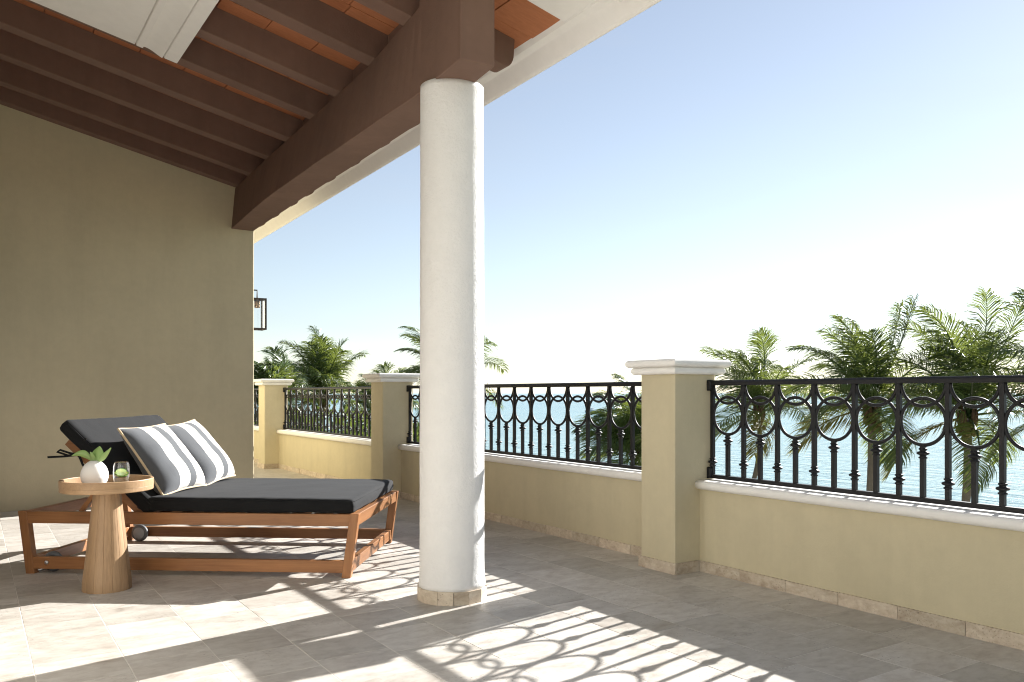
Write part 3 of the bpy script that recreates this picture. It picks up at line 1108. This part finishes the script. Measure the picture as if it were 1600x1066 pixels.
def pillow(lx, ly, lz, tilt, yawd, roll, label, seed):
    """local x runs across the lounger, y up the pillow, z out of its face"""
    hs, T, n = .242, .082, 26
    mb = MB()
    def edge(u, v):
        x = u * hs * (1 - .055 * (1 - v * v)) 
        y = v * hs * (1 - .055 * (1 - u * u))
        return x, y
    vs_, fs_ = [], []
    for sgn in (1, -1):
        for i in range(n + 1):
            for j in range(n + 1):
                u, v = math.sin(math.pi / 2 * (2 * i / n - 1)), math.sin(math.pi / 2 * (2 * j / n - 1))
                x, y = edge(u, v)
                th = T * (max(0, 1 - u ** 4) ** .55) * (max(0, 1 - v ** 4) ** .55)
                th *= (1 - .22 * v)                        # sags towards its foot
                w = noise.noise(Vector((x * 9 + seed, y * 9, sgn * 2.0))) * .010 * (1 - u * u) ** .5 * (1 - v * v) ** .5
                vs_.append((x, y, sgn * (th + w)))
    m = (n + 1) ** 2
    for s_, o_ in ((0, 0), (1, m)):
        for i in range(n):
            for j in range(n):
                a = o_ + i * (n + 1) + j
                q = (a, a + n + 1, a + n + 2, a + 1)
                fs_.append(q if s_ == 0 else q[::-1])
    mb.add(vs_, fs_)
    t = tag(empty('pillow', (0, 0, 0)), label, 'pillow', 'striped pillows on the lounger')
    A = Matrix.Translation(Vector((.223, 5.597, 0))) @ Matrix.Rotation(-.6432, 4, 'Z') @ Matrix.Translation(Vector((lx, ly, lz)))
    # pillow axes in the lounger's frame: across = +y, up = back up the slope, out = towards the foot end
    ct, st = math.cos(tilt), math.sin(tilt)
    B = Matrix(((0, -ct, st, 0), (1, 0, 0, 0), (0, st, ct, 0), (0, 0, 0, 1)))
    t.matrix_world = A @ B @ Matrix.Rotation(yawd, 4, 'Y') @ Matrix.Rotation(roll, 4, 'Z')
    c = lb('cover', mb, PM, t, smooth=True)
    pts = []
    for k in range(4):
        for i in range(14):
            u = -1 + 2 * i / 14
            e = {0: (u, -1), 1: (1, u), 2: (-u, 1), 3: (-1, -u)}[k]
            x, y = edge(*e)
            pts.append((x, y, 0))
    pts.append(pts[0])
    lb('piping', MB().tube(pts, .0075, 8, False), PIPE, t, smooth=True)
    return t
PT = R(54)
pillow(.705, .345, .648, PT, R(-5), R(-2), 'grey and cream striped pillow nearer the side table', 2)
pillow(.712, .815, .652, PT, R(-3), R(2), 'grey and cream striped pillow farther from the side table, by the house wall', 9)

# ------------------------------------------------------------------ side table
TC = Vector((.608, 4.90, 0))
tb = tag(empty('side_table', TC), 'round pale wood pedestal side table with raised rim beside the lounger', 'side table')
NST = 16                                       # glued-up staves
for k in range(NST):
    a0, a1 = 2 * math.pi * k / NST + .1, 2 * math.pi * (k + 1) / NST + .1 - .004
    rings = []
    for i in range(15):
        u = i / 14
        z = .53 * u
        rr = .126 - .060 * u ** .95 - (.004 if i == 0 else 0)
        rings.append([(TC.x + q * math.cos(a), TC.y + q * math.sin(a), z) for q, a in ((rr - .02, a0), (rr, a0), (rr * 1.004, a0 * .67 + a1 * .33), (rr * 1.004, a0 * .33 + a1 * .67), (rr, a1), (rr - .02, a1))])
    MB().loft(rings).build('stave', M['oak2'], tb, bevel=.0015)
MB().lathe([(.226, .530), (.229, .533), (.229, .552), (.2285, .5535)], TC, 72).build('table_top', M['oak0'], tb, smooth=False)
rim = [(.214, .554), (.2295, .554), (.2300, .588), (.2285, .5905), (.2165, .5905), (.2150, .588), (.214, .554)]
MB().lathe(rim, TC, 72, False, False).build('rim', M['oak0'], tb, smooth=False)
ZT = .5537
def on_table(dr, df):
    return Vector((TC.x, TC.y, ZT)) + RT * dr + FW * df
# vase
vp = on_table(-.073, .01)
prof = []
for k in range(22):
    a = -math.pi / 2 + .72 + (math.pi - .72 - .30) * k / 21
    prof.append((.0685 * math.cos(a) * (1 - .06 * math.sin(a)), .052 + .078 * math.sin(a)))
z0 = prof[0][1]
prof = [(r_, z - z0) for r_, z in prof]
rt, zt = prof[-1]
prof += [(rt * .9, zt + .001), (rt * .8, zt - .004), (rt * .9, zt - .04)]
vo = MB().lathe(prof, vp, 48, True, True).build('vase', M['vase'], None, smooth=True, origin=vp)
tag(vo, 'small egg shaped white ceramic vase on the side table', 'vase')
VT = vp + Vector((0, 0, zt))
# plant
pl = tag(empty('succulent_cutting', VT), 'three pale green fleshy leaves standing in the white vase', 'plant')
LG = leafmat('succulent_green', (.22, .34, .10), (.34, .46, .20), (.4, .55, .15), .25, .4)
def fat_leaf(tip_r, tip_z, tip_f, w, curl, seed):
    mb = MB()
    base = VT + Vector((0, 0, -.012))
    axis_ = RT * tip_r + FW * tip_f + Vector((0, 0, tip_z))
    n_ = 12
    side = axis_.cross(Vector((0, 0, 1)).cross(axis_)).normalized() if False else axis_.cross(FW).normalized()
    if abs(axis_.normalized().dot(FW)) > .8:
        side = RT
    vs_, fs_ = [], []
    up = side.cross(axis_).normalized()
    for s_ in (1, -1):
        for i in range(n_ + 1):
            u = i / n_
            ww = w * (math.sin(math.pi * (u ** .75)) ** .8) * (.35 + .65 * min(1, u * 2.2)) + .002
            c_ = base + axis_ * u + Vector((0, 0, curl * math.sin(u * math.pi)))
            for j in range(7):
                v = j / 6 * 2 - 1
                th = .0028 * (1 - v * v)
                vs_.append(c_ + side * v * ww + up * (s_ * th + .25 * ww * v * v))
    for s_ in (0, 1):
        for i in range(n_):
            for j in range(6):
                a = s_ * (n_ + 1) * 7 + i * 7 + j
                q = (a, a + 7, a + 8, a + 1)
                fs_.append(q if s_ else q[::-1])
    return mb.add(vs_, fs_).build('leaf', LG, pl, smooth=True)
fat_leaf(-.112, .040, -.02, .018, .030, 1)
fat_leaf(.018, .088, .02, .034, .0, 2)
fat_leaf(.098, .082, -.02, .014, -.010, 3)
fat_leaf(-.012, .060, -.02, .012, .0, 4)
# glass of water with lime
gp = on_table(.079, -.005)
gl = tag(empty('drinking_glass', gp), 'small clear tumbler of water on the side table', 'glass')
out = [(.030, 0), (.0335, .002), (.0375, .022), (.0410, .052), (.0410, .076), (.0390, .104), (.0365, .126), (.0355, .1285)]
inn = [(.0345, .1285), (.0350, .124), (.0373, .104), (.0393, .076), (.0393, .052), (.0360, .024), (.031, .012)]
MB().lathe(out + inn, gp, 40, True, True).build('tumbler', M['glass'], gl, smooth=True)
MB().lathe([(.0305, .0125), (.0354, .0245), (.0388, .052), (.0389, .074)], gp, 40, True, True).build('water', M['water'], gl, smooth=False)
def limemat():
    m, nt, b = nodes_of('lime')
    b.inputs['Base Color'].default_value = (.62, .74, .26, 1)
    b.inputs['Roughness'].default_value = .35
    b.inputs['Subsurface Weight'].default_value = .2
    return m
lc = gp + Vector((0, 0, .070))
lo = MB()
ax_u = (RT * .92 + Vector((0, 0, -.25))).normalized()
ax_v = (FW * .8 + Vector((0, 0, .45))).normalized()
nn = ax_u.cross(ax_v).normalized()
rg = []
for h_, r_ in ((-.0035, .0), (-.0035, .029), (.0035, .029), (.0035, .0)):
    rg.append([lc + nn * h_ + (ax_u * math.cos(2 * math.pi * k / 24) + ax_v * math.sin(2 * math.pi * k / 24)) * max(r_, .0005) for k in range(24)])
lo.loft(rg, False)
lime = empty('lime_slice', lc)
tag(lime, 'round slice of lime floating in the tumbler', 'lime slice')
lo.build('flesh', limemat(), lime)
rind = MB()
rg = []
for h_, r_ in ((-.004, .0292), (-.004, .0318), (.004, .0318), (.004, .0292), (-.004, .0292)):
    rg.append([lc + nn * h_ + (ax_u * math.cos(2 * math.pi * k / 24) + ax_v * math.sin(2 * math.pi * k / 24)) * r_ for k in range(24)])
rind.loft(rg, False).build('rind', plain('lime_rind', (.16, .36, .03), .35), lime, smooth=True)

# ------------------------------------------------------------------ palms
M['frond'] = leafmat('palm_leaf', (.038, .072, .030), (.095, .150, .045), (.36, .40, .05), .33, .28)
M['frond_old'] = leafmat('old_palm_leaf', (.12, .12, .03), (.22, .19, .05), (.35, .32, .05), .4, .5)
M['trunk'] = stucco('palm_trunk', (.20, .17, .14), .9, .03, .25, 30)
M['fibre'] = stucco('palm_fibre', (.13, .085, .05), .9, .03, .35, 30)
M['nut'] = plain('coconut', (.17, .14, .05), .5)
WIND = (-RT * .85 + FW * .25)
def frond_mesh(L, az, el, droop, rg, leaf=1.15, dens=64, wind=.5):
    """a feather leaf: arching midrib with two rows of long narrow leaflets that hang and stream in the wind"""
    mb = MB()
    d = Vector((math.cos(az) * math.cos(el), math.sin(az) * math.cos(el), math.sin(el)))
    p = Vector((0, 0, 0))
    n = 16
    pts, dirs = [p.copy()], [d.copy()]
    for i in range(n):
        u = (i + 1) / n
        d = (d + Vector((0, 0, -droop * (.15 + 2.4 * u * u) / n)) + WIND * (wind * (.1 + 1.3 * u) / n)).normalized()
        p = p + d * (L / n)
        pts.append(p.copy())
        dirs.append(d.copy())
    mb.tube(pts[::2], [.038 * (1 - .93 * (i / (n // 2))) + .004 for i in range(n // 2 + 1)], 5)
    roll = rg.uniform(-.5, .5)
    for k in range(dens):
        u = .14 + .86 * (k + rg.uniform(-.3, .3)) / dens
        u = max(.12, min(.995, u))
        f = u * n
        i = min(n - 1, int(f))
        c = pts[i].lerp(pts[i + 1], f - i)
        t = dirs[i].lerp(dirs[i + 1], f - i).normalized()
        side = t.cross(Vector((0, 0, 1)))
        if side.length < .25:
            side = Vector((math.sin(az), -math.cos(az), 0)) - t * t.dot(Vector((math.sin(az), -math.cos(az), 0)))
        side.normalize()
        side = (Matrix.Rotation(roll, 3, t) @ side).normalized()
        up = side.cross(t).normalized()
        ln = leaf * (math.sin(math.pi * (.16 + u * .80)) ** .6) * rg.uniform(.8, 1.12)
        for s in (-1, 1):
            dd = (side * s * (1.05 - .35 * u) + t * (.30 + .75 * u) + up * (.10 + .12 * rg.random()) + Vector((rg.uniform(-.12, .12), rg.uniform(-.12, .12), rg.uniform(-.14, .10)))).normalized()
            a = c
            wv = (dd.cross(up) + up * rg.uniform(-.7, .7)).normalized()
            w0 = .016 * rg.uniform(.75, 1.25)
            b1 = a + dd * ln * .42
            d2 = (dd + Vector((0, 0, -.32 - .35 * rg.random())) + WIND * wind * .55).normalized()
            b2 = b1 + d2 * ln * .34
            d3 = (d2 + Vector((0, 0, -.42 - .4 * rg.random())) + WIND * wind * .6).normalized()
            b3 = b2 + d3 * ln * .28
            mb.add([a - wv * w0 * .5, a + wv * w0 * .5, b1 - wv * w0, b1 + wv * w0, b2 - wv * w0 * .75, b2 + wv * w0 * .75, b3],
                   [(0, 1, 3, 2), (2, 3, 5, 4), (4, 5, 6)])
    return mb

def palm(px, py, depth, L, label, seed, nf=22, lean=(0, 0), tr=.14, up=.0, wind=.6, group='coconut palms beyond the railing', nuts=True, leaf=1.2, dens=84):
    rg = random.Random(seed)
    top = FW * depth + RT * (depth * (px - 800) / F_PX) + Vector((0, 0, EYE + (HOR - py) * depth / F_PX))
    foot = Vector((top.x, top.y, -6.35)) + RT * lean[0] + FW * lean[1]
    t = tag(empty('palm_tree', foot), label, 'palm tree', group)
    # trunk
    pts, rr = [], []
    H = top.z - foot.z
    for i in range(25):
        u = i / 24
        c = foot.lerp(top, u) + RT * (lean[0] * -.35 * math.sin(math.pi * u))
        pts.append(c)
        rr.append(tr * (1.0 + .55 * max(0, 1 - u * 7) - .22 * u) + (.006 if i % 2 else 0))
    MB().tube(pts, rr, 12).build('trunk', M['trunk'], t, smooth=True)
    # fibrous head
    hd = MB()
    for k in range(14):
        a = 2 * math.pi * k / 14 + rg.random()
        b0 = top + Vector((math.cos(a) * tr * .7, math.sin(a) * tr * .7, -.25 - .25 * rg.random()))
        b1 = top + Vector((math.cos(a) * tr * (1.5 + .6 * rg.random()), math.sin(a) * tr * (1.5 + .6 * rg.random()), .25 + .25 * rg.random()))
        hd.tube([b0, (b0 + b1) / 2 + Vector((math.cos(a), math.sin(a), 0)) * .05, b1], [.09, .075, .03], 6)
    hd.build('leaf_bases', M['fibre'], t, smooth=True)
    if nuts:
        for k in range(7):
            a = rg.random() * 6.28
            c = top + Vector((math.cos(a) * .26, math.sin(a) * .26, -.28 - .35 * rg.random()))
            pr = [(.001, -.13), (.07, -.10), (.10, -.02), (.09, .05), (.04, .11), (.001, .125)]
            MB().lathe(pr, c, 10).build('coconut', M['nut'], t, smooth=True)
    for k in range(nf):
        u = k / nf
        az = k * 2.39996 + rg.uniform(-.25, .25)
        el = R((80 - 84 * u ** 1.2 if u < .86 else -22) + rg.uniform(-11, 11)) + up
        dr = .9 + .55 * u + rg.uniform(-.35, .5)
        old = k == nf - 1
        fm = frond_mesh(L * rg.uniform(.82, 1.08) * (1 - .16 * u), az, el, dr, rg, leaf, dens, wind)
        fm.v = [(p[0] + top.x, p[1] + top.y, p[2] + top.z + .1) for p in fm.v]
        fm.build('frond', M['frond_old'] if old else M['frond'], t)
    return t
palm(1186, 648, 35, 3.7, 'slender leaning coconut palm just right of the near pillar cap', 11, 21, (-2.6, 0), .115)
palm(1362, 642, 28, 3.65, 'coconut palm with thick trunk in the middle of the nearest railing', 23, 23, (-.6, 0), .15)
palm(1512, 655, 26.5, 3.95, 'tall coconut palm with upswept crown near the right edge', 37, 23, (-.8, 0), .145, .05)
palm(1690, 640, 25, 4.0, 'coconut palm at the right edge, only its left fronds in view', 51, 22, (.3, 0), .15)
palm(998, 716, 27, 2.5, 'low coconut palm peeking out behind the near pillar, left side', 63, 24, (0, 0), .13)
palm(704, 604, 41, 3.9, 'coconut palm mostly hidden behind the white column', 77, 21, (0, 0), .14)
palm(503, 622, 40, 3.2, 'tallest coconut palm above the railing left of the column', 85, 23, (0, 0), .14, .12, .35)
palm(428, 640, 34, 2.3, 'coconut palm beside the house corner, lowest crown at left', 91, 19, (0, 0), .13)
palm(598, 650, 44, 2.6, 'coconut palm behind the pillar left of the white column', 97, 18, (0, 0), .13)

# ------------------------------------------------------------------ shrubs in the garden below, seen through the far railing
M['shrub'] = leafmat('shrub_leaf', (.028, .06, .018), (.09, .15, .03), (.32, .38, .05), .3, .4)
M['bark'] = stucco('shrub_bark', (.14, .10, .07), .8, .02, .3, 30)
def shrub(px, top_py, depth, w, label, seed, n=4200):
    rg = random.Random(seed)
    ztop = EYE + (HOR - top_py) * depth / F_PX
    c = FW * depth + RT * (depth * (px - 800) / F_PX)
    foot = Vector((c.x, c.y, -6.35))
    t = tag(empty('garden_tree', foot), label, 'tree', 'leafy trees in the garden below')
    H = ztop - foot.z
    mb = MB()
    clumps = []
    for k in range(16):
        a, rr = rg.random() * 6.28, (rg.random() ** .5) * w * .75
        clumps.append((Vector((c.x + math.cos(a) * rr, c.y + math.sin(a) * rr, ztop - .6 - rg.random() * min(4.0, H * .6) - .12 * rr)), w * rg.uniform(.25, .45)))
    for k in range(n):
        cc, r_ = rg.choice(clumps)
        d = Vector((rg.gauss(0, 1), rg.gauss(0, 1), rg.gauss(0, 1))).normalized()
        p = cc + d * r_ * rg.uniform(.6, 1.0)
        ln = rg.uniform(.16, .32)
        dd = (d + Vector((rg.uniform(-.8, .8), rg.uniform(-.8, .8), rg.uniform(-.6, .5)))).normalized()
        s = dd.cross(Vector((rg.uniform(-1, 1), rg.uniform(-1, 1), rg.uniform(-1, 1)))).normalized() * ln * .28
        mb.add([p, p + dd * ln * .5 + s, p + dd * ln, p + dd * ln * .5 - s], [(0, 1, 2, 3)])
    mb.build('crown', M['shrub'], t)
    tk = MB()
    tk.tube([foot, foot + Vector((.05, 0, H * .3)), Vector((c.x, c.y, ztop - 1.2))], [.16, .12, .05], 8)
    for k in range(8):
        cc, r_ = clumps[k]
        b0 = foot + Vector((0, 0, H * rg.uniform(.25, .5)))
        tk.tube([b0, (b0 + cc) / 2 + Vector((0, 0, .2)), cc], [.07, .05, .02], 6)
    tk.build('trunk', M['bark'], t, smooth=True)
    return t
shrub(420, 640, 26, 2.0, 'leafy tree low behind the far railing, at the house corner', 201)
shrub(470, 650, 30, 2.2, 'leafy tree seen through the left half of the far railing', 202)
shrub(535, 640, 33, 2.4, 'leafy tree seen through the middle of the far railing', 203)
shrub(590, 632, 36, 2.3, 'leafy tree seen through the right end of the far railing', 204)
shrub(500, 672, 22, 1.9, 'low bushy tree nearest behind the far railing', 205)
shrub(640, 650, 34, 2.0, 'leafy tree behind the gap between pillar and white column', 206)
shrub(560, 680, 24, 1.8, 'low bushy tree behind the right half of the far railing', 207)
shrub(1010, 720, 24, 1.4, 'low bushy tree behind the near pillar', 208, 2500)

shrub(445, 662, 20, 1.9, 'low bushy tree close behind the far railing beside the far pillar', 209)
shrub(525, 665, 27, 2.2, 'round leafy tree behind the centre of the far railing', 210)
shrub(575, 655, 29, 2.0, 'dark leafy tree behind the far railing near the pillar', 211)
# ------------------------------------------------------------------ boat far out
bp = FW * 330 + RT * (330 * (924 - 800) / F_PX) + Vector((0, 0, -6.62))
bt = tag(empty('motor_boat', bp), 'tiny white motor boat far out on the water', 'boat')
hull = MB()
hull.loft([[bp + RT * x + FW * y * w + Vector((0, 0, z)) for y, z in ((-.2, 0), (-1, .9), (1, .9), (.2, 0))] for x, w in ((-2.6, .9), (0, 1.1), (2, .7), (3.2, .05))])
hull.build('hull', plain('white_gelcoat', (.8, .8, .8), .3), bt)
MB().box(bp.x - .8, bp.x + .8, bp.y - .7, bp.y + .7, bp.z + .9, bp.z + 1.9).build('cabin', plain('cabin_white', (.75, .75, .75), .3), bt, bevel=.15)
